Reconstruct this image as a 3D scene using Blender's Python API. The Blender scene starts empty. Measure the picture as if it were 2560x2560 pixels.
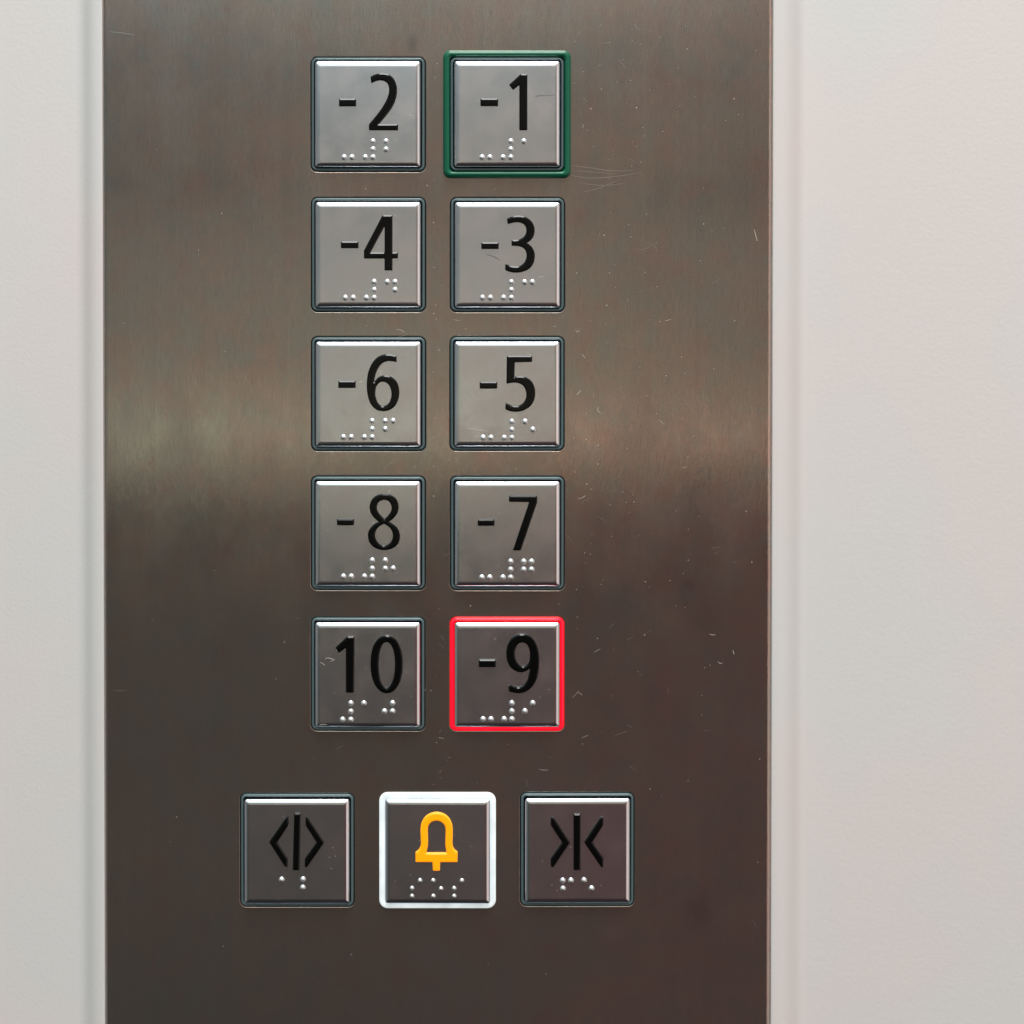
import bpy, math, random
from mathutils import Vector, Matrix
random.seed(7)
PX = 0.3 / 2560.0            # one photo pixel on the panel face, in metres (a button is 33 mm)
D = 0.50                     # camera distance from the panel face
FX, FY = 1150.0, 600.0       # foot of the perpendicular from the lens, on the panel
TILT = math.radians(0.75)

scene = bpy.context.scene
# ------------------------------------------------------------------ camera
cam_data = bpy.data.cameras.new('camera')
cam = bpy.data.objects.new('camera', cam_data)
scene.collection.objects.link(cam)
scene.camera = cam
cam_data.sensor_width = 36.0
cam_data.lens = 36.0 * D / 0.3
cam_data.clip_start = 0.01
cam_data.clip_end = 50
cam.location = (0, -D, 0)
cam.rotation_euler = (math.radians(90) - TILT, 0, 0)
cam_data.shift_x = (1280 - FX) / 2560.0
cam_data.shift_y = -math.tan(math.atan((1280 - FY) * PX / D) - TILT) * D / 0.3
SHX, SHY = cam_data.shift_x, cam_data.shift_y

def P(px, py, h=0.0):
    """photo pixel -> (x, y) on a plane h pixels in front of the panel face (panel space: x right, y up)."""
    u = (px - 1280) / 2560.0 + SHX
    v = -(py - 1280) / 2560.0 + SHY
    dx, dy, dz = u * 0.3, v * 0.3, D
    wy = dz * math.cos(TILT) + dy * math.sin(TILT)
    wz = -dz * math.sin(TILT) + dy * math.cos(TILT)
    t = (D - h * PX) / wy
    return (dx * t, wz * t)

# ------------------------------------------------------------------ world: the dim lift cabin as seen by direction
world = bpy.data.worlds.new('World')
scene.world = world
world.use_nodes = True
nt = world.node_tree
nt.nodes.clear()
N = nt.nodes.new; L = nt.links.new
out = N('ShaderNodeOutputWorld'); bg = N('ShaderNodeBackground')
tc = N('ShaderNodeTexCoord'); sep = N('ShaderNodeSeparateXYZ')
L(tc.outputs['Generated'], sep.inputs[0])
mp = N('ShaderNodeMapping'); mp.inputs['Scale'].default_value = (1.6, 1.0, 9.0)
L(tc.outputs['Generated'], mp.inputs[0])
nz = N('ShaderNodeTexNoise'); nz.inputs['Scale'].default_value = 2.2; nz.inputs['Detail'].default_value = 2.0
L(mp.outputs[0], nz.inputs['Vector'])
off = N('ShaderNodeMath'); off.operation = 'MULTIPLY_ADD'; off.inputs[1].default_value = 0.055; off.inputs[2].default_value = -0.0275
L(nz.outputs['Fac'], off.inputs[0])
zz = N('ShaderNodeMath'); zz.operation = 'ADD'
L(sep.outputs['Z'], zz.inputs[0]); L(off.outputs[0], zz.inputs[1])
mr = N('ShaderNodeMapRange'); mr.inputs['From Min'].default_value = -0.5; mr.inputs['From Max'].default_value = 0.5
L(zz.outputs[0], mr.inputs['Value'])
ramp = N('ShaderNodeValToRGB')
L(mr.outputs[0], ramp.inputs[0])
WORLD_RAMP = [(0.00, (0.018, 0.016, 0.016)), (0.07, (0.060, 0.047, 0.043)), (0.25, (0.072, 0.056, 0.050)),
              (0.335, (0.080, 0.064, 0.056)), (0.364, (0.11, 0.095, 0.082)), (0.373, (1.05, 0.94, 0.72)), (0.388, (1.35, 1.21, 0.93)), (0.401, (0.46, 0.41, 0.34)),
              (0.45, (0.37, 0.33, 0.28)), (0.50, (0.39, 0.345, 0.30)), (0.53, (0.13, 0.115, 0.11)), (0.563, (0.46, 0.38, 0.31)), (0.59, (0.20, 0.205, 0.205)),
              (0.62, (0.34, 0.345, 0.33)), (0.65, (0.54, 0.54, 0.51)), (0.70, (1.1, 1.13, 1.12)), (1.0, (1.6, 1.65, 1.65))]
els = ramp.color_ramp.elements
while len(els) < len(WORLD_RAMP): els.new(0.5)
for e, (p, c) in zip(els, WORLD_RAMP):
    e.position = p
for e, (p, c) in zip(els, WORLD_RAMP):
    e.color = (*c, 1)
# the cabin behind is warmer to the right, cooler and dimmer to the left
xm = N('ShaderNodeMapRange'); xm.inputs['From Min'].default_value = -0.24; xm.inputs['From Max'].default_value = 0.25
L(sep.outputs['X'], xm.inputs['Value'])
def xramp(cols):
    r = N('ShaderNodeValToRGB'); L(xm.outputs[0], r.inputs[0]); el = r.color_ramp.elements
    for _ in range(len(cols) - 2): el.new(0.5)
    for e, (p, c) in zip(el, cols): e.position = p
    for e, (p, c) in zip(el, cols): e.color = (*c, 1)
    return r
xhi = xramp([(0.0, (0.64, 0.74, 0.79)), (0.15, (0.80, 0.87, 0.90)), (0.34, (1.0, 1.0, 0.98)), (0.56, (1.10, 1.10, 1.10)), (0.70, (0.88, 0.83, 0.80)), (0.86, (0.74, 0.68, 0.66)), (1.0, (0.68, 0.64, 0.63))])
xlo = xramp([(0.0, (0.68, 0.82, 0.82)), (0.16, (0.80, 0.90, 0.89)), (0.34, (1.0, 0.98, 0.95)), (0.54, (1.05, 1.0, 0.98)), (0.68, (1.50, 0.78, 0.84)), (0.84, (1.30, 0.62, 0.67)), (1.0, (0.95, 0.55, 0.56))])
zs_ = N('ShaderNodeMapRange'); zs_.inputs['From Min'].default_value = -0.10; zs_.inputs['From Max'].default_value = -0.16
zs_.interpolation_type = 'SMOOTHSTEP'
L(sep.outputs['Z'], zs_.inputs['Value'])
xr = N('ShaderNodeMixRGB'); L(zs_.outputs[0], xr.inputs['Fac']); L(xhi.outputs[0], xr.inputs['Color1']); L(xlo.outputs[0], xr.inputs['Color2'])
tint0 = N('ShaderNodeMixRGB'); tint0.blend_type = 'MULTIPLY'; tint0.inputs['Fac'].default_value = 1.0
L(ramp.outputs[0], tint0.inputs['Color1']); L(xr.outputs[0], tint0.inputs['Color2'])
# blurred shapes of the cabin behind
mp2 = N('ShaderNodeMapping'); mp2.inputs['Scale'].default_value = (4.0, 1.0, 13.0); L(tc.outputs['Generated'], mp2.inputs[0])
nz2 = N('ShaderNodeTexNoise'); nz2.inputs['Scale'].default_value = 2.6; nz2.inputs['Detail'].default_value = 2.0; L(mp2.outputs[0], nz2.inputs['Vector'])
lr = N('ShaderNodeValToRGB'); L(nz2.outputs['Fac'], lr.inputs[0])
lr.color_ramp.elements[0].position = 0.32; lr.color_ramp.elements[0].color = (0.55, 0.58, 0.60, 1)
lr.color_ramp.elements[1].position = 0.66; lr.color_ramp.elements[1].color = (1.42, 1.38, 1.31, 1)
tint = N('ShaderNodeMixRGB'); tint.blend_type = 'MULTIPLY'; tint.inputs['Fac'].default_value = 1.0
L(tint0.outputs[0], tint.inputs['Color1']); L(lr.outputs[0], tint.inputs['Color2'])
# the pale cabin walls to both sides
ab = N('ShaderNodeMath'); ab.operation = 'ABSOLUTE'; L(sep.outputs['X'], ab.inputs[0])
sd = N('ShaderNodeMapRange'); sd.inputs['From Min'].default_value = 0.5; sd.inputs['From Max'].default_value = 0.95
L(ab.outputs[0], sd.inputs['Value'])
mx = N('ShaderNodeMixRGB'); mx.inputs['Color2'].default_value = (0.22, 0.225, 0.22, 1)
L(sd.outputs[0], mx.inputs['Fac']); L(tint.outputs[0], mx.inputs['Color1'])
L(mx.outputs[0], bg.inputs['Color']); bg.inputs['Strength'].default_value = 0.85
L(bg.outputs[0], out.inputs[0])

# ------------------------------------------------------------------ lamps: the cabin's ceiling light and two added lights
def area(name, loc, target, sx, sy, power, col):
    ld = bpy.data.lights.new(name, 'AREA'); ld.shape = 'RECTANGLE'; ld.size = sx; ld.size_y = sy
    ld.energy = power; ld.color = col
    o = bpy.data.objects.new(name, ld); scene.collection.objects.link(o)
    o.location = loc
    o.rotation_euler = (Vector(target) - Vector(loc)).to_track_quat('-Z', 'Y').to_euler()
    return o
area('ceiling_lamp', (0.12, -0.46, 1.35), (0.12, -0.46, 0), 0.7, 0.50, 20.5, (0.99, 1.0, 0.985))
area('added_glint_light', (0.02, -1.06, 1.35), (0.02, -0.75, 0), 0.42, 0.42, 9.5, (1.0, 0.98, 0.95))  # added light, not a known fitting: puts glints on the lower digits' bevels
area('warm_fill_light', (1.45, -1.15, -0.42), (0.1, 0, -0.15), 1.7, 1.7, 5.6, (1.0, 0.78, 0.70))  # added warm fill from low right, tints the lower walls and cap edges

vs = scene.view_settings
vs.view_transform = 'Standard'; vs.look = 'None'; vs.exposure = 0.0; vs.gamma = 1.0
vs.use_curve_mapping = False

# ------------------------------------------------------------------ materials
def mat(name, base, metallic=0.0, rough=0.5, emis=None, es=0.0):
    m = bpy.data.materials.new(name); m.use_nodes = True
    b = m.node_tree.nodes['Principled BSDF']
    b.inputs['Base Color'].default_value = (*base, 1)
    b.inputs['Metallic'].default_value = metallic
    b.inputs['Roughness'].default_value = rough
    if emis:
        b.inputs['Emission Color'].default_value = (*emis, 1)
        b.inputs['Emission Strength'].default_value = es
    return m, m.node_tree, b

def add_noise(nt, scale, mapping=(1, 1, 1), detail=2.0, rough=0.5):
    t = nt.nodes.new('ShaderNodeTexCoord'); mp = nt.nodes.new('ShaderNodeMapping')
    mp.inputs['Scale'].default_value = mapping
    n = nt.nodes.new('ShaderNodeTexNoise'); n.inputs['Scale'].default_value = scale
    n.inputs['Detail'].default_value = detail; n.inputs['Roughness'].default_value = rough
    nt.links.new(t.outputs['Object'], mp.inputs[0]); nt.links.new(mp.outputs[0], n.inputs['Vector'])
    return n

def add_bump(nt, b, src, strength, dist, prev=None):
    bp = nt.nodes.new('ShaderNodeBump'); bp.inputs['Strength'].default_value = strength
    bp.inputs['Distance'].default_value = dist
    nt.links.new(src, bp.inputs['Height'])
    if prev: nt.links.new(prev.outputs[0], bp.inputs['Normal'])
    nt.links.new(bp.outputs[0], b.inputs['Normal'])
    return bp

def map_to(nt, src, a, b_, f0=0.3, f1=0.7):
    r = nt.nodes.new('ShaderNodeMapRange')
    r.inputs['From Min'].default_value = f0; r.inputs['From Max'].default_value = f1
    r.inputs['To Min'].default_value = a; r.inputs['To Max'].default_value = b_
    nt.links.new(src, r.inputs['Value']); return r.outputs[0]

def mixc(nt, fac, c1, c2, mode='MIX'):
    m = nt.nodes.new('ShaderNodeMixRGB'); m.blend_type = mode
    for i, v in ((0, fac), (1, c1), (2, c2)):
        if hasattr(v, 'is_linked') or hasattr(v, 'links'):
            nt.links.new(v, m.inputs[i])
        elif isinstance(v, (int, float)):
            m.inputs[i].default_value = v
        else:
            m.inputs[i].default_value = (*v, 1)
    return m.outputs[0]

# brushed steel plate, grain running vertically
STEEL, nt, b = mat('brushed_steel', (0.42, 0.39, 0.36), 0.915, 0.27)
grain = add_noise(nt, 1.0, (4200, 600, 230), 3.0, 0.65)
fine = add_noise(nt, 1.0, (4200, 4200, 2600), 2.0, 0.6)
blot = add_noise(nt, 22.0, (1, 1, 1.1), 3.0, 0.55)
blot2 = add_noise(nt, 65.0, (1, 1, 0.6), 3.0, 0.6)
streak = add_noise(nt, 1.0, (420, 50, 9), 3.0, 0.6)
c = mixc(nt, map_to(nt, blot.outputs['Fac'], 0, 1, 0.4, 0.6), (0.53, 0.385, 0.32), (0.435, 0.405, 0.355))
mot = add_noise(nt, 120.0, (1, 1, 0.9), 4.0, 0.65)
c = mixc(nt, map_to(nt, mot.outputs['Fac'], 0, 0.75, 0.45, 0.63), c, (0.375, 0.41, 0.38))
mot2 = add_noise(nt, 95.0, (1, 1.3, 0.8), 4.0, 0.65)
c = mixc(nt, map_to(nt, mot2.outputs['Fac'], 0, 0.75, 0.5, 0.66), c, (0.53, 0.33, 0.285))
c = mixc(nt, map_to(nt, blot2.outputs['Fac'], 0, 0.45), c, (0.45, 0.395, 0.35))
c = mixc(nt, map_to(nt, streak.outputs['Fac'], 0, 0.22), c, (0.63, 0.57, 0.51))
c = mixc(nt, map_to(nt, grain.outputs['Fac'], 0.0, 0.62), c, (0.33, 0.30, 0.275))
c = mixc(nt, map_to(nt, fine.outputs['Fac'], 0.0, 0.22, 0.45, 0.7), c, (0.68, 0.64, 0.60))
# a greasy thumb mark and two dull smears
def smear(nt, col, centre, size, fac, dark):
    t = nt.nodes.new('ShaderNodeTexCoord'); mp = nt.nodes.new('ShaderNodeMapping')
    mp.vector_type = 'POINT'
    sx, sz = 1 / size[0], 1 / size[1]
    mp.inputs['Scale'].default_value = (sx, 0, sz)
    mp.inputs['Location'].default_value = (-centre[0] * sx, 0, -centre[1] * sz)
    nn = nt.nodes.new('ShaderNodeTexNoise'); nn.inputs['Scale'].default_value = 420.0; nn.inputs['Detail'].default_value = 3.0
    nt.links.new(t.outputs['Object'], nn.inputs['Vector'])
    vm = nt.nodes.new('ShaderNodeVectorMath'); vm.operation = 'MULTIPLY_ADD'
    amp = min(size) * 1.5; vm.inputs[1].default_value = (amp,) * 3
    nt.links.new(nn.outputs['Color'], vm.inputs[0]); nt.links.new(t.outputs['Object'], vm.inputs[2])
    sb = nt.nodes.new('ShaderNodeVectorMath'); sb.operation = 'SUBTRACT'; sb.inputs[1].default_value = (amp * 0.5,) * 3
    nt.links.new(vm.outputs[0], sb.inputs[0]); nt.links.new(sb.outputs[0], mp.inputs[0])
    ln = nt.nodes.new('ShaderNodeVectorMath'); ln.operation = 'LENGTH'
    nt.links.new(mp.outputs[0], ln.inputs[0])
    f = map_to(nt, ln.outputs['Value'], fac, 0.0, 0.2, 1.2)
    return mixc(nt, f, col, dark)
for (px, py, w, h_, f, dk) in ((1030, 112, 13, 26, 0.7, (0.27, 0.26, 0.245)), (1722, 1465, 26, 18, 0.35, (0.25, 0.23, 0.22)),
                               (1745, 2275, 38, 45, 0.40, (0.27, 0.24, 0.23)), (1532, 2330, 34, 40, 0.30, (0.58, 0.52, 0.52)),
                               (1620, 700, 120, 70, 0.18, (0.3, 0.28, 0.26))):
    c = smear(nt, c, P(px, py), (w * PX, h_ * PX), f, dk)
nt.links.new(c, b.inputs['Base Color'])
nt.links.new(map_to(nt, blot2.outputs['Fac'], 0.10, 0.16), b.inputs['Roughness'])
bp = add_bump(nt, b, grain.outputs['Fac'], 0.48, 0.00004)
bp = add_bump(nt, b, fine.outputs['Fac'], 0.08, 0.00003, bp)

# satin button cap
CAPM, nt, b = mat('satin_metal', (0.72, 0.71, 0.70), 0.982, 0.28)
n1 = add_noise(nt, 5200.0, (1, 1, 1), 2.0, 0.6)
n2 = add_noise(nt, 130.0, (1, 1, 1), 3.0, 0.6)
c = mixc(nt, map_to(nt, n2.outputs['Fac'], 0, 1), (0.83, 0.92, 1.0), (0.90, 0.91, 0.96))
c = mixc(nt, map_to(nt, n1.outputs['Fac'], 0, 0.3, 0.35, 0.7), c, (0.66, 0.66, 0.67))
nt.links.new(c, b.inputs['Base Color'])
nt.links.new(map_to(nt, n2.outputs['Fac'], 0.145, 0.205), b.inputs['Roughness'])
add_bump(nt, b, n1.outputs['Fac'], 0.12, 0.00004)

DOTM, nt, b = mat('bright_metal', (0.78, 0.79, 0.79), 1.0, 0.47)
INK, nt, b = mat('glossy_black_enamel', (0.002, 0.0025, 0.0025), 0.0, 0.13)
b.inputs['Specular IOR Level'].default_value = 0.28
n1 = add_noise(nt, 1800.0, (1, 1, 1), 2.0); add_bump(nt, b, n1.outputs['Fac'], 0.10, 0.00006)
RINGM, nt, b = mat('smoked_plastic', (0.085, 0.130, 0.138), 0.0, 0.36)
n1 = add_noise(nt, 1500.0, (1, 1, 1), 2.0); add_bump(nt, b, n1.outputs['Fac'], 0.15, 0.00006)
BLACK, nt, b = mat('black_housing_plastic', (0.006, 0.007, 0.007), 0.0, 0.6)
REDM, nt, b = mat('red_lit_plastic', (0.60, 0.01, 0.04), 0.0, 0.30, (1.0, 0.0, 0.012), 1.7)
REDDEEP, nt, b = mat('deep_red_lit_plastic', (0.35, 0.0, 0.0), 0.0, 0.4, (0.9, 0.0, 0.0), 0.62)
WHITEM, nt, b = mat('white_lit_plastic', (0.62, 0.66, 0.66), 0.0, 0.35, (0.86, 0.96, 1.0), 0.42)
for m_, lo_, hi_ in ((REDM, 1.0, 2.1), (WHITEM, 0.40, 0.58)):   # light pools near the diodes behind the ring
    t_ = m_.node_tree; q_ = add_noise(t_, 170.0, (1, 1, 1), 1.0)
    t_.links.new(map_to(t_, q_.outputs['Fac'], lo_, hi_, 0.35, 0.65), t_.nodes['Principled BSDF'].inputs['Emission Strength'])
AMBER, nt, b = mat('amber_lit_plastic', (0.80, 0.30, 0.0), 0.0, 0.42, (1.0, 0.335, 0.0), 0.66)
GREENM, nt, b = mat('green_plastic', (0.001, 0.108, 0.056), 0.0, 0.33)
n1 = add_noise(nt, 900.0, (1, 1, 1), 3.0); add_bump(nt, b, n1.outputs['Fac'], 0.3, 0.0001)
NICK, nt, b = mat('scratch_metal', (0.62, 0.57, 0.50), 0.35, 0.5)
NICKD, nt, b = mat('faint_scratch_metal', (0.50, 0.46, 0.42), 0.9, 0.36)
HAIR, nt, b = mat('dark_fibre', (0.05, 0.045, 0.04), 0.0, 0.6)

# pale powder-coated wall sheet
WALLM, nt, b = mat('pale_painted_wall', (0.70, 0.70, 0.68), 0.0, 0.42)
n1 = add_noise(nt, 900.0, (1, 1, 1), 2.0, 0.5)
n2 = add_noise(nt, 11.0, (1, 1, 1), 3.0, 0.5)
n3 = add_noise(nt, 3200.0, (1, 1, 1), 2.0, 0.6)
c = mixc(nt, map_to(nt, n2.outputs['Fac'], 0, 1, 0.42, 0.6), (0.71, 0.70, 0.69), (0.745, 0.685, 0.67))
c = mixc(nt, map_to(nt, n3.outputs['Fac'], 0, 0.15, 0.4, 0.7), c, (0.60, 0.60, 0.58))
nt.links.new(c, b.inputs['Base Color'])
add_bump(nt, b, n1.outputs['Fac'], 0.30, 0.00012)

# ------------------------------------------------------------------ mesh building (panel space: x right, y up, z towards the viewer)
class MB:
    def __init__(s): s.v, s.f, s.m, s.s = [], [], [], []
    def add(s, verts, faces, mi=0, smooth=True):
        o = len(s.v); s.v += verts
        for f in faces:
            s.f.append([i + o for i in f]); s.m.append(mi); s.s.append(smooth)
    def build(s, name, mats, parent=None, origin=(0, 0, 0)):
        me = bpy.data.meshes.new(name)
        me.from_pydata([(x, -z, y) for x, y, z in s.v], [], s.f)
        for m in mats: me.materials.append(m)
        me.polygons.foreach_set('material_index', s.m)
        me.polygons.foreach_set('use_smooth', s.s)
        me.validate(); me.update()
        return link(name, me, parent, origin)

def link(name, me, parent=None, origin=(0, 0, 0)):
    o = bpy.data.objects.new(name, me); scene.collection.objects.link(o)
    o.location = (origin[0], -origin[2], origin[1])
    if parent: o.parent = parent
    return o

def rsq(half, r, n=7, hy=None):
    """rounded square outline, counter-clockwise"""
    hy = half if hy is None else hy
    r = max(r, 0.02); pts = []
    for cx, cy, a0 in ((half - r, hy - r, 0), (-half + r, hy - r, 90), (-half + r, -hy + r, 180), (half - r, -hy + r, 270)):
        for k in range(n + 1):
            a = math.radians(a0 + 90 * k / n)
            pts.append((cx + r * math.cos(a), cy + r * math.sin(a)))
    return pts

def sweep(mb, prof, base_r, base_half, mi=0, fill=False, cx=0, cy=0, rmin=0.02):
    """prof: (half size, z) in pixels, from outside/low to inside"""
    rings = []
    for h, z in prof:
        pts = rsq(h, max(rmin, base_r - (base_half - h)))
        rings.append([((x + cx) * PX, (y + cy) * PX, z * PX) for x, y in pts])
    n = len(rings[0]); verts = [p for r in rings for p in r]; faces = []
    for i in range(len(rings) - 1):
        for j in range(n):
            k = (j + 1) % n
            faces.append([i * n + j, i * n + k, (i + 1) * n + k, (i + 1) * n + j])
    mb.add(verts, faces, mi, True)
    if fill:
        mb.add(rings[-1], [list(range(n))], mi, False)

def rounded(points, step=1.6, rc=1.6):
    """points: (x, y) smooth or (x, y, 1) corner -> dense closed polygon"""
    n = len(points); res = []
    V = [Vector((p[0], p[1])) for p in points]; C = [len(p) > 2 for p in points]
    for i in range(n):
        a, b_ = V[i], V[(i + 1) % n]; ln = (b_ - a).length
        if C[i] and C[(i + 1) % n]:
            seg = [a, b_]
        else:
            if C[i]: ta = None
            else: ta = (b_ - V[i - 1]) * (ln / max(1e-6, (b_ - V[i - 1]).length))
            nb = V[(i + 2) % n]
            if C[(i + 1) % n]: tb = None
            else: tb = (nb - a) * (ln / max(1e-6, (nb - a).length))
            if ta is None: ta = (b_ - a) * 1.5 - tb * 0.5
            if tb is None: tb = (b_ - a) * 1.5 - ta * 0.5
            k = max(2, int(ln / step)); seg = []
            for q in range(k + 1):
                t = q / k; t2, t3 = t * t, t * t * t
                seg.append(a * (2 * t3 - 3 * t2 + 1) + ta * (t3 - 2 * t2 + t) + b_ * (-2 * t3 + 3 * t2) + tb * (t3 - t2))
        for q, p in enumerate(seg[:-1]):
            res.append((p, C[i] and q == 0))
    outp = []
    m = len(res)
    for i, (p, cor) in enumerate(res):
        if not cor: outp.append(p); continue
        a, b_ = res[i - 1][0], res[(i + 1) % m][0]
        ra = min(rc, (a - p).length * 0.45); rb = min(rc, (b_ - p).length * 0.45)
        pa, pb = p + (a - p).normalized() * ra, p + (b_ - p).normalized() * rb
        for t in (0, 0.33, 0.67, 1): outp.append(pa * (1 - t) ** 2 + p * 2 * t * (1 - t) + pb * t * t)
    return [(p.x, p.y) for p in outp]

def area2(p): return sum(p[i - 1][0] * p[i][1] - p[i][0] * p[i - 1][1] for i in range(len(p)))

def extrude_outline(mb, loops, front, half_th, bev, mi=0, res=3, zs=1.0, flat=False):
    """loops: outer first (ccw), then holes (cw), in pixels; front face at z=front"""
    cu = bpy.data.curves.new('outline', 'CURVE'); cu.dimensions = '2D'; cu.fill_mode = 'BOTH'
    cu.extrude = half_th - bev; cu.bevel_depth = bev; cu.bevel_resolution = res; cu.offset = -bev
    for k, lp in enumerate(loops):
        if (area2(lp) > 0) != (k == 0): lp = lp[::-1]
        sp = cu.splines.new('POLY'); sp.points.add(len(lp) - 1)
        for q, (x, y) in enumerate(lp): sp.points[q].co = (x, y, 0, 1)
        sp.use_cyclic_u = True
    ob = bpy.data.objects.new('outline', cu); scene.collection.objects.link(ob)
    dg = bpy.context.evaluated_depsgraph_get()
    me = bpy.data.meshes.new_from_object(ob.evaluated_get(dg))
    base = len(mb.v)
    mb.v += [(v.co.x * PX, v.co.y * PX, ((v.co.z - half_th) * zs + front) * PX) for v in me.vertices]
    for p in me.polygons:
        mb.f.append([i + base for i in p.vertices]); mb.m.append(mi); mb.s.append(abs(p.normal.z) < 0.97 and not flat)
    bpy.data.objects.remove(ob); bpy.data.curves.remove(cu); bpy.data.meshes.remove(me)

def ribbon(mb, pts, w, z, mi):
    """a thin tapered scratch on the surface; pts and w in pixels"""
    n = len(pts); vs_ = []
    for i, (x, y) in enumerate(pts):
        a = pts[max(0, i - 1)]; b_ = pts[min(n - 1, i + 1)]
        d = Vector((b_[0] - a[0], b_[1] - a[1])); d = d.normalized() if d.length else Vector((1, 0))
        ww = w * (0.25 + 0.75 * math.sin(math.pi * (i + 0.5) / n)) * 0.5
        vs_ += [((x - d.y * ww) * PX, (y + d.x * ww) * PX, z * PX), ((x + d.y * ww) * PX, (y - d.x * ww) * PX, z * PX)]
    mb.add(vs_, [[2 * i, 2 * i + 1, 2 * i + 3, 2 * i + 2] for i in range(n - 1)], mi, False)

def bez(p, n=8):
    """smooth polyline through a few points"""
    if len(p) == 2: return [(p[0][0] + (p[1][0] - p[0][0]) * t / n, p[0][1] + (p[1][1] - p[0][1]) * t / n) for t in range(n + 1)]
    res = []
    for i in range(len(p) - 1):
        p0, p1, p2, p3 = p[max(0, i - 1)], p[i], p[i + 1], p[min(len(p) - 1, i + 2)]
        for q in range(n):
            t = q / n
            res.append(tuple(0.5 * (2 * p1[k] + (p2[k] - p0[k]) * t + (2 * p0[k] - 5 * p1[k] + 4 * p2[k] - p3[k]) * t * t
                                    + (3 * p1[k] - p0[k] - 3 * p2[k] + p3[k]) * t ** 3) for k in (0, 1)))
    res.append(p[-1]); return res

def pp(px, py, h=0):
    """photo pixel -> panel-space pixels"""
    x, y = P(px, py, h); return (x / PX, y / PX)

def props(o, label=None, cat=None, group=None, kind=None):
    if label: o['label'] = label
    if cat: o['category'] = cat
    if group: o['group'] = group
    if kind: o['kind'] = kind

# ------------------------------------------------------------------ the setting: wall sheets beside the panel
XL, XR = pp(258.5, 1280)[0], pp(1930.5, 1280)[0]
YT, YB = 3300, -4800            # panel runs on above and below the frame
def wall_profile(side):
    # rolled edge next to the panel, a strip falling away to a soft inner crease, then the flat sheet
    w, d = (54, 31) if side < 0 else (80, 58)
    pr = [(-3, -15), (-0.4, -9), (0.2, -6.4), (1.4, -5.4), (3.5, -5.0)]
    e = 44.0
    x, z = 3.5, -5.0
    for i_ in range(1, 80):
        x1 = 3.5 + i_ * 1.6
        rise = min(1.0, (x1 - 3.5) / (w * 0.75)); fall = min(1.0, max(0.0, (x1 - (w - e * 0.5)) / e))
        sl = rise ** 1.3 * (1 - fall * fall * (3 - 2 * fall))
        z -= sl * 1.6 * (d / w) * 1.5; x = x1
        pr.append((x, z))
    return pr + [(x + 60, z), (x + 600, z), (4200, z)]
for side, name, lab in ((-1, 'wall_left', 'pale grey painted wall sheet left of the steel panel'),
                        (1, 'wall_right', 'wide pale grey painted wall sheet right of the steel panel')):
    mb = MB(); edge = XL if side < 0 else XR
    # smooth the profile
    pr = wall_profile(side)
    vs_, fs = [], []
    for y in (-5200, 3800):
        vs_ += [((edge + side * (dx + 0.6)) * PX, y * PX, dz * PX) for dx, dz in pr]
    n = len(pr)
    for i in range(n - 1):
        q = [i, i + 1, n + i + 1, n + i]
        fs.append(q if side > 0 else q[::-1])
    mb.add(vs_, fs, 0, True)
    props(mb.build(name, [WALLM]), lab, 'wall', None, 'structure')

# ------------------------------------------------------------------ the brushed steel panel with its openings
LAYOUT = [  # key, opening centre (photo px)
    ('2', 920.3, 286.0), ('1', 1267.5, 286.0), ('4', 921.0, 636.5), ('3', 1268.5, 637.0), ('6', 921.3, 984.5), ('5', 1267.5, 984.0),
    ('8', 920.7, 1332.5), ('7', 1268.2, 1333.0), ('10', 920.0, 1684.5), ('9', 1267.7, 1684.5),
    ('open', 743.2, 2125.0), ('bell', 1094.0, 2125.0), ('close', 1443.0, 2123.0)]
mb = MB()
outer = [(XL + 9.6, YB), (XR - 9.6, YB), (XR - 9.6, YT), (XL + 9.6, YT)]
holes = []
for key, cx, cy in LAYOUT:
    ox, oy = pp(cx, cy)
    hs = 143.5
    holes.append([(x + ox, y + oy) for x, y in rsq(hs, 17, 8)][::-1])
def densify(p, n=24):
    r = []
    for i in range(len(p)):
        a, b_ = p[i], p[(i + 1) % len(p)]
        for t in range(n): r.append((a[0] + (b_[0] - a[0]) * t / n, a[1] + (b_[1] - a[1]) * t / n))
    return r
extrude_outline(mb, [outer] + holes, 0.0, 9.0, 2.4, 0, 4)

EDGE = [(12.2, 0.0), (10, -0.15), (8, -0.55), (6, -1.25), (4, -2.4), (2.4, -3.8), (1.1, -5.6), (0.3, -7.6), (0, -12)]
for sd_, xe_ in ((1, XL), (-1, XR)):
    vv = [((xe_ + sd_ * dx) * PX, y * PX, (dz + 0.02) * PX) for y in (YB, YT) for dx, dz in EDGE]
    m_ = len(EDGE); ff = [[i_, i_ + 1, m_ + i_ + 1, m_ + i_] for i_ in range(m_ - 1)]
    mb.add(vv, [f if sd_ < 0 else f[::-1] for f in ff], 0, True)

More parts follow.
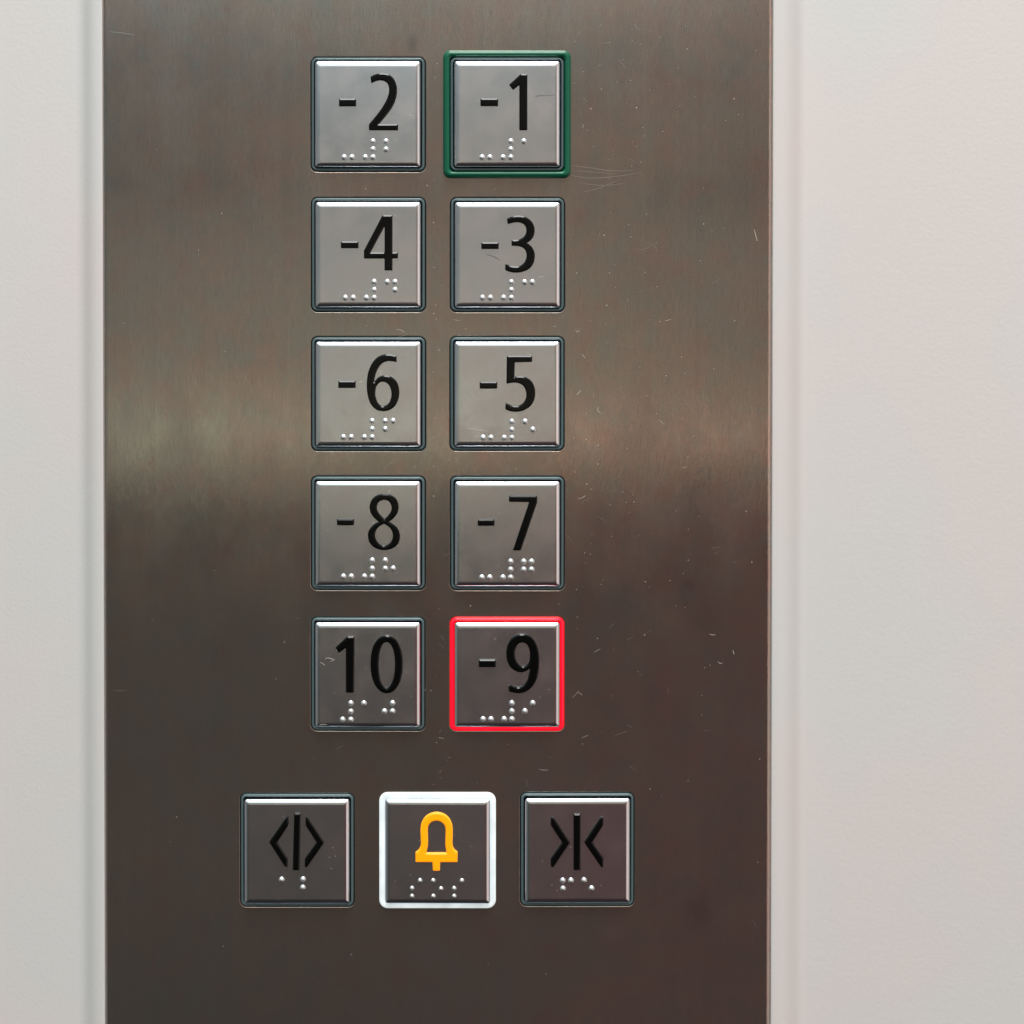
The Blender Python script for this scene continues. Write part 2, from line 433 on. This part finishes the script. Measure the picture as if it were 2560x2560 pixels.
# nicks, dust and hair scratches seen on the steel (part of the panel's own mesh)
def panel_line(pts, w, mi): ribbon(mb, [pp(x * 2560 / 1932, y * 2560 / 1932) for x, y in bez(pts, 6)], w, 0.35, mi)
LINES = [([(952, 872), (948, 878), (956, 884), (962, 890), (958, 894), (945, 895)], 1.1, 2), ([(748, 621), (757, 623), (764, 627)], 1.3, 1),
         ([(752, 636), (762, 633), (770, 629)], 1.0, 2), ([(724, 887), (729, 879), (734, 872)], 1.2, 2), ([(1093, 942), (1100, 938), (1105, 935)], 1.2, 1),
         ([(1095, 950), (1106, 943), (1118, 937)], 0.9, 2), ([(206, 60), (230, 62), (254, 66)], 1.4, 2), ([(1068, 312), (1110, 316), (1150, 322), (1195, 322)], 1.2, 2),
         ([(1075, 330), (1110, 336), (1160, 333), (1210, 326)], 1.2, 2), ([(1090, 345), (1140, 350), (1180, 345)], 1.0, 2),
         ([(1100, 362), (1130, 355), (1170, 338)], 1.0, 2), ([(1080, 322), (1120, 325), (1165, 328)], 0.9, 2),
         ([(1423, 432), (1426, 445), (1429, 455)], 1.6, 1), ([(1338, 1196), (1345, 1198), (1350, 1197)], 1.4, 1),
         ([(1354, 1248), (1359, 1252), (1363, 1250)], 1.4, 1), ([(1383, 1226), (1384, 1232), (1386, 1235)], 1.6, 1),
         ([(1157, 1390), (1170, 1384), (1185, 1379)], 1.0, 2), ([(215, 1302), (225, 1303), (240, 1303)], 1.2, 2),
         ([(483, 1577), (500, 1574), (512, 1578)], 1.1, 2), ([(1160, 640), (1185, 655), (1200, 652)], 0.9, 2),
         ([(1220, 455), (1235, 465), (1242, 480)], 0.9, 2), ([(1196, 472), (1215, 470), (1230, 462)], 0.9, 2),
         ([(968, 1055), (968, 1070), (966, 1082)], 0.9, 2), ([(992, 1470), (994, 1476), (994, 1484)], 1.3, 2),
         ([(1098, 668), (1102, 673), (1104, 676)], 1.2, 1), ([(1088, 745), (1092, 741), (1095, 736)], 1.6, 1),
         ([(1128, 768), (1128, 774), (1133, 780)], 1.5, 1), ([(1183, 732), (1190, 729), (1198, 727)], 1.2, 2),
         ([(1085, 622), (1090, 626), (1094, 622)], 1.1, 1), ([(1075, 628), (1090, 620), (1103, 622)], 0.9, 2)]
for pts, w, mi in LINES: panel_line(pts, w, mi)
rnd = random.Random(21)
def near_button(x, y):
    return any(abs(x - cx) < 160 and abs(y - cy) < 160 for k, cx, cy in LAYOUT)
count = 0
SPECKS = [(1201, 203, 3.0), (1190, 152, 2), (1145, 576, 3), (1106, 829, 4), (1092, 940, 2.5), (802, 1302, 3), (813, 1303, 2), (1004, 468, 2.5), (1213, 240, 2),
          (806, 350, 3), (818, 420, 2.5), (758, 628, 2), (822, 575, 2.5), (823, 602, 2.2), (1115, 205, 2.5), (1150, 515, 2.2), (1128, 840, 2), (880, 900, 2.2), (1340, 1255, 2.0)]
def speck(px, py, s):
    a = rnd.uniform(0, 3.14); ln = s * rnd.uniform(0.6, 1.3)
    x, y = pp(px, py)
    ribbon(mb, [(x - math.cos(a) * ln * .5, y - math.sin(a) * ln * .5), (x, y), (x + math.cos(a) * ln * .5, y + math.sin(a) * ln * .5)], s * rnd.uniform(0.5, 0.9), 0.35, 1)
for x, y, s in SPECKS: speck(x * 1.325, y * 1.325, s * 1.1)
while count < 260:
    if rnd.random() < 0.6: x, y = rnd.gauss(1500, 150), rnd.uniform(40, 2000)
    elif rnd.random() < 0.5: x, y = rnd.gauss(1094, 25), rnd.uniform(100, 2000)
    else: x, y = rnd.uniform(300, 1900), rnd.uniform(20, 2540)
    if near_button(x, y) or not 290 < x < 1900: continue
    if rnd.random() < 0.72: speck(x, y, rnd.choice((1.2, 1.4, 1.6, 2.0, 2.8)))
    else:
        a = rnd.uniform(-0.9, 0.9) + rnd.choice((0, 0, 1.5)); ln = rnd.uniform(8, 26); k = rnd.uniform(-0.3, 0.3)
        x0, y0 = pp(x, y)
        q = [(x0 + math.cos(a + k * t) * ln * t, y0 + math.sin(a + k * t) * ln * t) for t in (0, 0.33, 0.66, 1)]
        ribbon(mb, bez(q, 3), rnd.uniform(0.6, 1.0), 0.35, rnd.choice((1, 2, 2, 2)))
    count += 1
panel = mb.build('control_panel', [STEEL, NICK, NICKD])
props(panel, 'tall brushed stainless steel lift control panel holding all the push buttons', 'control panel')

# ------------------------------------------------------------------ glyph outlines, traced in button close-ups (1 unit = 0.18634 photo px)
Z = 360.0 / 1932.0
ORG = {'2': (740, 100), '1': (1080, 100), '4': (740, 460), '3': (1080, 460), '6': (740, 810), '5': (1080, 810), '8': (740, 1160),
       '7': (1080, 1160), '10': (740, 1500), '9': (1080, 1500), 'open': (560, 1940), 'bell': (915, 1940), 'close': (1270, 1940)}
def rect(x0, x1, y0, y1): return [[(x0, y0, 1), (x1, y0, 1), (x1, y1, 1), (x0, y1, 1)]]
GLYPH = {
 '2': [('digit', [[(1000, 492, 1), (1065, 460), (1150, 446), (1235, 460), (1305, 512), (1345, 595), (1356, 680), (1343, 775), (1300, 885), (1240, 975), (1110, 1132, 1),
        (1370, 1130, 1), (1370, 1212, 1), (978, 1212, 1), (978, 1132, 1), (1075, 1015), (1150, 915), (1213, 805), (1244, 715), (1247, 640), (1225, 582), (1182, 550), (1130, 541), (1070, 552), (1008, 580, 1)]]),
       ('minus_sign', rect(577, 807, 788, 890))],
 '1': [('digit', [[(1190, 455, 1), (1279, 458, 1), (1279, 1210, 1), (1171, 1210, 1), (1171, 604, 1), (1087, 670, 1), (1034, 600, 1)]]), ('minus_sign', rect(650, 887, 785, 887))],
 '4': [('digit', [[(1160, 418, 1), (1294, 418, 1), (1294, 916, 1), (1368, 916, 1), (1368, 998, 1), (1294, 998, 1), (1294, 1160, 1), (1187, 1160, 1), (1187, 1000, 1), (911, 1000, 1), (911, 893, 1)],
        [(1188, 570, 1), (1188, 918, 1), (1000, 918, 1)]]), ('minus_sign', rect(602, 838, 770, 862))],
 '3': [('digit', [[(1006, 465, 1), (1085, 434), (1175, 425), (1270, 450), (1345, 515), (1378, 608), (1365, 695), (1328, 750), (1274, 790, 1), (1340, 845), (1374, 915), (1380, 985), (1360, 1068),
        (1300, 1140), (1210, 1180), (1120, 1190), (1045, 1180), (982, 1155, 1), (982, 1066, 1), (1045, 1094), (1120, 1106), (1190, 1092), (1245, 1042), (1268, 970), (1258, 900), (1215, 853), (1150, 834), (1068, 830, 1),
        (1068, 750, 1), (1145, 748), (1208, 725), (1252, 680), (1266, 620), (1250, 562), (1208, 527), (1150, 514), (1085, 520), (1016, 540, 1)]]), ('minus_sign', rect(662, 895, 783, 873))],
 '6': [('digit', [[(1350, 428, 1), (1352, 513, 1), (1290, 501), (1225, 500), (1155, 530), (1100, 600), (1065, 690), (1052, 778, 1), (1108, 715), (1190, 690), (1270, 705), (1340, 760), (1378, 840), (1388, 925), (1375, 1010),
        (1330, 1098), (1255, 1155), (1165, 1171), (1080, 1150), (1010, 1085), (970, 990), (951, 860), (956, 720), (985, 600), (1040, 500), (1110, 435), (1200, 408), (1280, 410)],
        [(1165, 775), (1225, 797), (1265, 855), (1281, 930), (1270, 1010), (1235, 1072), (1170, 1100), (1110, 1072), (1075, 1000), (1065, 920), (1080, 840), (1118, 790)]]), ('minus_sign', rect(568, 801, 762, 859))],
 '5': [('digit', [[(1003, 424, 1), (1344, 424, 1), (1344, 510, 1), (1112, 514, 1), (1106, 710, 1), (1170, 699), (1260, 715), (1335, 770), (1376, 850), (1385, 930), (1367, 1030), (1310, 1110), (1220, 1162), (1130, 1179), (1050, 1170), (984, 1145, 1),
        (984, 1058, 1), (1050, 1084), (1130, 1098), (1200, 1078), (1250, 1020), (1265, 940), (1245, 862), (1200, 812), (1130, 788), (1070, 790), (998, 802, 1)]]), ('minus_sign', rect(640, 876, 773, 868))],
 '8': [('digit', [[(1185, 401), (1280, 420), (1350, 480), (1379, 570), (1366, 650), (1318, 720), (1250, 775, 1), (1330, 828), (1380, 895), (1397, 970), (1375, 1060), (1305, 1128), (1180, 1156), (1052, 1122), (985, 1050), (965, 960), (983, 882), (1035, 820), (1108, 775, 1),
        (1035, 708), (997, 640), (987, 570), (1015, 480), (1090, 420)],
        [(1185, 482), (1250, 508), (1282, 580), (1262, 655), (1187, 738, 1), (1108, 655), (1085, 580), (1115, 510)],
        [(1180, 802, 1), (1262, 860), (1298, 940), (1286, 1020), (1240, 1076), (1178, 1095), (1112, 1066), (1071, 1000), (1063, 930), (1100, 855)]]), ('minus_sign', rect(550, 780, 737, 823))],
 '7': [('digit', [[(1033, 424, 1), (1414, 424, 1), (1412, 512, 1), (1192, 1160, 1), (1084, 1158, 1), (1302, 512, 1), (1033, 507, 1)]]), ('minus_sign', rect(614, 839, 742, 829))],
 '10': [('digit', [[(688, 488, 1), (784, 488, 1), (780, 1242, 1), (671, 1242, 1), (668, 642, 1), (575, 712, 1), (530, 635, 1)]]),
        ('digit', [[(1218, 474), (1305, 500), (1380, 590), (1420, 710), (1434, 855), (1420, 1010), (1380, 1130), (1308, 1220), (1215, 1251), (1122, 1215), (1050, 1120), (1011, 990), (1000, 850), (1013, 700), (1055, 580), (1125, 500)],
        [(1215, 566), (1268, 592), (1305, 672), (1325, 780), (1328, 870), (1318, 995), (1290, 1095), (1252, 1158), (1215, 1178), (1168, 1148), (1128, 1050), (1111, 900), (1116, 760), (1140, 650), (1172, 585)]])],
 '9': [('digit', [[(1215, 454), (1305, 475), (1380, 550), (1425, 660), (1441, 800), (1430, 960), (1390, 1090), (1305, 1200), (1195, 1248), (1110, 1245), (1030, 1225, 1), (1030, 1122, 1), (1090, 1152), (1160, 1168), (1228, 1142), (1285, 1055), (1313, 915, 1),
        (1262, 952), (1190, 968), (1110, 945), (1040, 880), (1006, 800), (997, 700), (1015, 600), (1060, 520), (1130, 470)],
        [(1215, 568), (1270, 592), (1305, 660), (1315, 740), (1302, 820), (1268, 872), (1215, 890), (1165, 862), (1125, 790), (1112, 710), (1130, 630), (1165, 582)]]), ('minus_sign', rect(628, 858, 796, 899))],
 'open': [('center_bar', [[(942, 498, 1), (1027, 498, 1), (1014, 1262, 1), (922, 1262, 1)]]),
          ('arrow', [[(866, 540, 1), (868, 650, 1), (713, 888, 1), (858, 1110, 1), (852, 1224, 1), (818, 1215, 1), (606, 885, 1), (832, 560, 1)]]),
          ('arrow', [[(1096, 540, 1), (1132, 565, 1), (1346, 888, 1), (1108, 1228, 1), (1082, 1215, 1), (1085, 1110, 1), (1242, 888, 1), (1095, 660, 1)]])],
 'close': [('center_bar', [[(879, 506, 1), (973, 506, 1), (973, 1261, 1), (879, 1261, 1)]]),
           ('arrow', [[(574, 548, 1), (618, 560, 1), (832, 888, 1), (608, 1222, 1), (574, 1215, 1), (574, 1102, 1), (726, 888, 1), (574, 658, 1)]]),
           ('arrow', [[(1279, 545, 1), (1238, 558, 1), (1020, 886, 1), (1250, 1222, 1), (1280, 1215, 1), (1280, 1100, 1), (1132, 886, 1), (1279, 652, 1)]])],
 'bell': [('bell_symbol', [[(732, 700), (750, 622), (795, 550), (870, 503), (955, 488), (1040, 508), (1110, 560), (1150, 635), (1163, 710), (1163, 830), (1163, 925), (1182, 980), (1230, 1022, 1), (1228, 1156, 1), (996, 1157, 1), (992, 1272, 1), (898, 1272, 1), (891, 1157, 1), (664, 1156, 1), (664, 1026, 1), (712, 985), (735, 925), (734, 830)],
          [(830, 710), (845, 655), (885, 615), (948, 600), (1012, 618), (1055, 665), (1068, 720), (1066, 830), (1066, 930), (1082, 1032, 1), (808, 1032, 1), (830, 940), (832, 830)]])],
}
CELLS = {'2': [(0, 0), (0, 1)], '1': [(0, 0)], '4': [(0, 0), (1, 0), (1, 1)], '3': [(0, 0), (1, 0)], '6': [(0, 0), (1, 0), (0, 1)], '5': [(0, 0), (1, 1)],
         '8': [(0, 0), (0, 1), (1, 1)], '7': [(0, 0), (1, 0), (0, 1), (1, 1)], '9': [(1, 0), (0, 1)]}
FIRST = {'2': (645, 1573, 1360), '1': (671, 1573, 1358), '4': (661, 1527, 1314), '3': (679, 1527, 1317), '6': (635, 1520, 1302), '5': (686, 1527, 1311),
         '8': (635, 1513, 1297), '7': (669, 1525, 1312), '9': (685, 1603, 1388)}
DOTS = {'10': [(625, 1610), (735, 1610), (735, 1500), (735, 1390), (910, 1390), (1295, 1388), (1187, 1497), (1295, 1497)],
        'open': [(772, 1396), (1058, 1392), (1055, 1502)],
        'bell': [(725, 1408), (902, 1408), (1287, 1408), (618, 1512), (1007, 1517), (1183, 1513), (618, 1618), (903, 1618), (1183, 1618)],
        'close': [(735, 1408), (845, 1408), (1020, 1404), (738, 1515), (1122, 1515)]}
for k, cells in CELLS.items():
    x0, y2, y0 = FIRST[k]; st = (y2 - y0) / 2
    ds = [(x0, y2), (x0 + 106, y2), (x0 + 283, y2), (x0 + 387, y2), (x0 + 387, y0 + st), (x0 + 387, y0)]
    ds += [(x0 + 562 + 105 * c_, y0 + st * r_) for c_, r_ in cells]
    DOTS[k] = ds

CAP_TOP = 15.0
def dome_mesh():
    mb = MB(); vs_ = []; fs = []; n = 20; rings = [(7.4, -1.5), (7.3, 0.1), (6.6, 1.9), (5.6, 3.3), (4.3, 4.5), (2.8, 5.3), (1.3, 5.75)]
    for r, z in rings:
        vs_ += [(r * math.cos(2 * math.pi * k / n) * PX, r * math.sin(2 * math.pi * k / n) * PX, z * PX) for k in range(n)]
    for i in range(len(rings) - 1):
        for k in range(n): fs.append([i * n + k, i * n + (k + 1) % n, (i + 1) * n + (k + 1) % n, (i + 1) * n + k])
    vs_.append((0, 0, 5.9 * PX)); c0 = len(vs_) - 1
    for k in range(n): fs.append([(len(rings) - 1) * n + k, (len(rings) - 1) * n + (k + 1) % n, c0])
    mb.add(vs_, fs, 0, True)
    o = mb.build('braille_dot', [DOTM]); me = o.data; bpy.data.objects.remove(o); return me
DOME = dome_mesh()

RING = [(141.6, -14), (141.6, -1.6), (141.3, -0.4), (140.9, 1.6), (140.1, 3.0), (139.0, 3.9), (137.6, 4.2), (136.2, 3.9), (135.2, 2.9), (134.6, 1.5), (134.4, -14)]
RING_LIT = [(143.6, -1.5), (143.7, 0.3), (143.0, 1.4), (141.4, 2.3), (140.4, 2.2), (139.6, 2.6), (138.4, 3.8), (136.8, 4.3), (135.4, 3.6), (134.4, 1.8), (133.0, 0.2), (130.5, -1.0)]
RING_WHITE = [(145.4, -1.5), (146.4, 1.2), (145.6, 3.0), (143.4, 4.0), (139, 4.3), (135, 3.9), (133.2, 2.6), (132.2, 0.6), (130.5, -1.0)]
CAPP = [(131.0, 9.2), (130.3, 10.1), (129.2, 11.3), (127.9, 12.4), (126.4, 13.3), (124.7, 14.05), (122.8, 14.55), (120.8, 14.85), (118.6, CAP_TOP)]
SURROUND = [(159.4, 0.3), (159.6, 3.0), (159.2, 6.0), (158.2, 9.0), (156.4, 11.8), (154.0, 13.8), (151.0, 15.0), (148.0, 15.2), (145.8, 14.2), (144.2, 12.4), (143.0, 10.0), (142.2, 3.0)]
SCR = {'10': [([(812, 1648), (820, 1645), (834, 1649), (826, 1654)], 1.6), ([(800, 1656), (808, 1660), (812, 1664)], 1.4), ([(798, 1813), (806, 1811), (818, 1812)], 1.2)],
       '5': [([(1165, 1072), (1175, 1071), (1195, 1074), (1220, 1078)], 1.4)], '3': [([(1345, 696), (1352, 691), (1360, 692)], 1.0)],
       '6': [([(950, 926), (955, 929), (951, 934), (955, 937)], 1.2), ([(898, 955), (902, 954), (905, 953)], 2.2)],
       '4': [([(983, 536), (990, 539), (993, 541)], 1.0)], '8': [([(972, 1227), (973.5, 1228), (975, 1229)], 2.4), ([(932, 1305), (933.5, 1306), (935, 1307)], 3)],
       '2': [([(1020, 286), (1027, 288), (1036, 294)], 0.9)]}
DARK = {'1': [([(1341, 245), (1341, 240), (1360, 239), (1389, 237)], 1.0)], '3': [([(1216, 636), (1230, 640), (1241, 645), (1250, 652)], 1.4)]}
shared = {}
def shared_mesh(key, prof, r, half, mats):
    if key not in shared:
        mb = MB(); sweep(mb, prof, r, half); o = mb.build(key, mats); shared[key] = o.data; bpy.data.objects.remove(o)
    return shared[key]

def make_button(key, cx, cy, label, cat, group):
    ox, oy = pp(cx, cy)
    root = bpy.data.objects.new('push_button', None); scene.collection.objects.link(root)
    root.empty_display_size = 0.01
    root.location = (ox * PX, 0, oy * PX)
    props(root, label, cat, group)
    # housing: the dark well behind the openings
    mb = MB(); sweep(mb, [(150, -19), (150, -40)], 20, 150); sweep(mb, [(133.0, -14), (120, -14)], 8, 133)
    mb.add([(x * PX, y * PX, -19.5 * PX) for x, y in rsq(150, 20)], [list(range(32))], 0, False)
    mb.build('housing', [BLACK], root)
    if key == '9':
        me = shared_mesh('lit_ring', RING_LIT, 19, 145, [REDM, REDDEEP])
        n = 32
        for i, p in enumerate(me.polygons):
            if i // n in (0, 1, 2, 9, 10): p.material_index = 1
        r = link('light_ring', me, root); r['label'] = 'red lit ring round the cap'
    elif key == 'bell':
        r = link('light_ring', shared_mesh('white_ring', RING_WHITE, 20, 145, [WHITEM]), root); r['label'] = 'white lit ring round the cap'
    else:
        r = link('light_ring', shared_mesh('dark_ring', RING, 15, 141.8, [RINGM]), root)
    if key == '1':
        mb = MB(); sweep(mb, SURROUND, 17, 158, rmin=10)
        o = mb.build('raised_frame', [GREENM], root); o['label'] = 'raised green plastic frame round the button'
    lift = 7.5 if key == '1' else 0.0
    if key == '1': r.location.y = -lift * PX
    mb = MB(); sweep(mb, [(131.0, -13), (131.0, 9.6 + lift)], 6, 131, rmin=3.5)
    sweep(mb, [(h, z + lift) for h, z in CAPP], 6, 131, fill=True, rmin=3.5)
    top = CAP_TOP + lift
    for pts, w in SCR.get(key, []):
        q = [pp(x, y, top) for x, y in bez(pts, 5)]; ribbon(mb, [(x - ox, y - oy) for x, y in q], w, top + 0.3, 1)
    for pts, w in DARK.get(key, []):
        q = [pp(x, y, top) for x, y in bez(pts, 5)]; ribbon(mb, [(x - ox, y - oy) for x, y in q], w, top + 0.3, 2)
    for _ in range(rnd.randint(3, 9)):
        x, y = rnd.uniform(-110, 110), rnd.uniform(-110, 110); a = rnd.uniform(0, 3)
        ribbon(mb, [(x, y), (x + math.cos(a) * 1.0, y + math.sin(a) * 1.0), (x + math.cos(a) * 2.0, y + math.sin(a) * 2.0)], 1.1, top + 0.3, 1)
    cap = mb.build('cap', [CAPM, NICK, HAIR], root)
    cap.rotation_euler = (math.radians(rnd.uniform(-0.35, 0.35)), 0, math.radians(rnd.uniform(-0.35, 0.35)))   # no two caps sit quite alike
    gx, gy = ORG[key]
    for name, loops in GLYPH[key]:
        lp = []
        for q in loops:
            pts = []
            for p in q:
                x, y = pp(gx + p[0] * Z, gy + p[1] * Z, top + 3)
                pts.append((x - ox, y - oy) + tuple(p[2:]))
            lp.append(rounded(pts, 1.6, 2.0))
        mb = MB()
        if key == 'bell': extrude_outline(mb, lp, top + 6.5, 7.5, 5.0, 0, 4)
        else: extrude_outline(mb, lp, top + 6.0, 9.0, 3.2, 0, 0, 0.7, True)
        mb.build(name, [AMBER if key == 'bell' else INK], cap)
    for dx, dy in DOTS[key]:
        x, y = pp(gx + dx * Z, gy + dy * Z, top + 3)
        o = link('braille_dot', DOME, cap, ((x - ox) * PX, (y - oy) * PX, top * PX))
        if key == 'bell': o.scale = (0.8, 0.9, 0.8)
    return root

FG = 'square floor buttons set in two columns'
DG = 'square buttons in the bottom row of the panel'
LABELS = {
 '2': ('square steel lift button with raised black minus 2, unlit ring', FG), '1': ('lift button with raised black minus 1 inside a raised green frame', FG),
 '4': ('square steel lift button with raised black minus 4, unlit ring', FG), '3': ('square steel lift button with raised black minus 3, unlit ring', FG),
 '6': ('square steel lift button with raised black minus 6, unlit ring', FG), '5': ('square steel lift button with raised black minus 5, unlit ring', FG),
 '8': ('square steel lift button with raised black minus 8, unlit ring', FG), '7': ('square steel lift button with raised black minus 7, unlit ring', FG),
 '10': ('dark steel lift button with raised black number 10 and no minus sign', FG), '9': ('lift button with raised black minus 9 and glowing red ring', FG),
 'open': ('door open button with black arrows pointing away from a centre bar', DG), 'bell': ('alarm button with amber bell symbol and glowing white ring', DG),
 'close': ('door close button with black arrows pointing in towards a centre bar', DG)}
for key, cx, cy in LAYOUT:
    make_button(key, cx, cy, LABELS[key][0], 'button', LABELS[key][1])
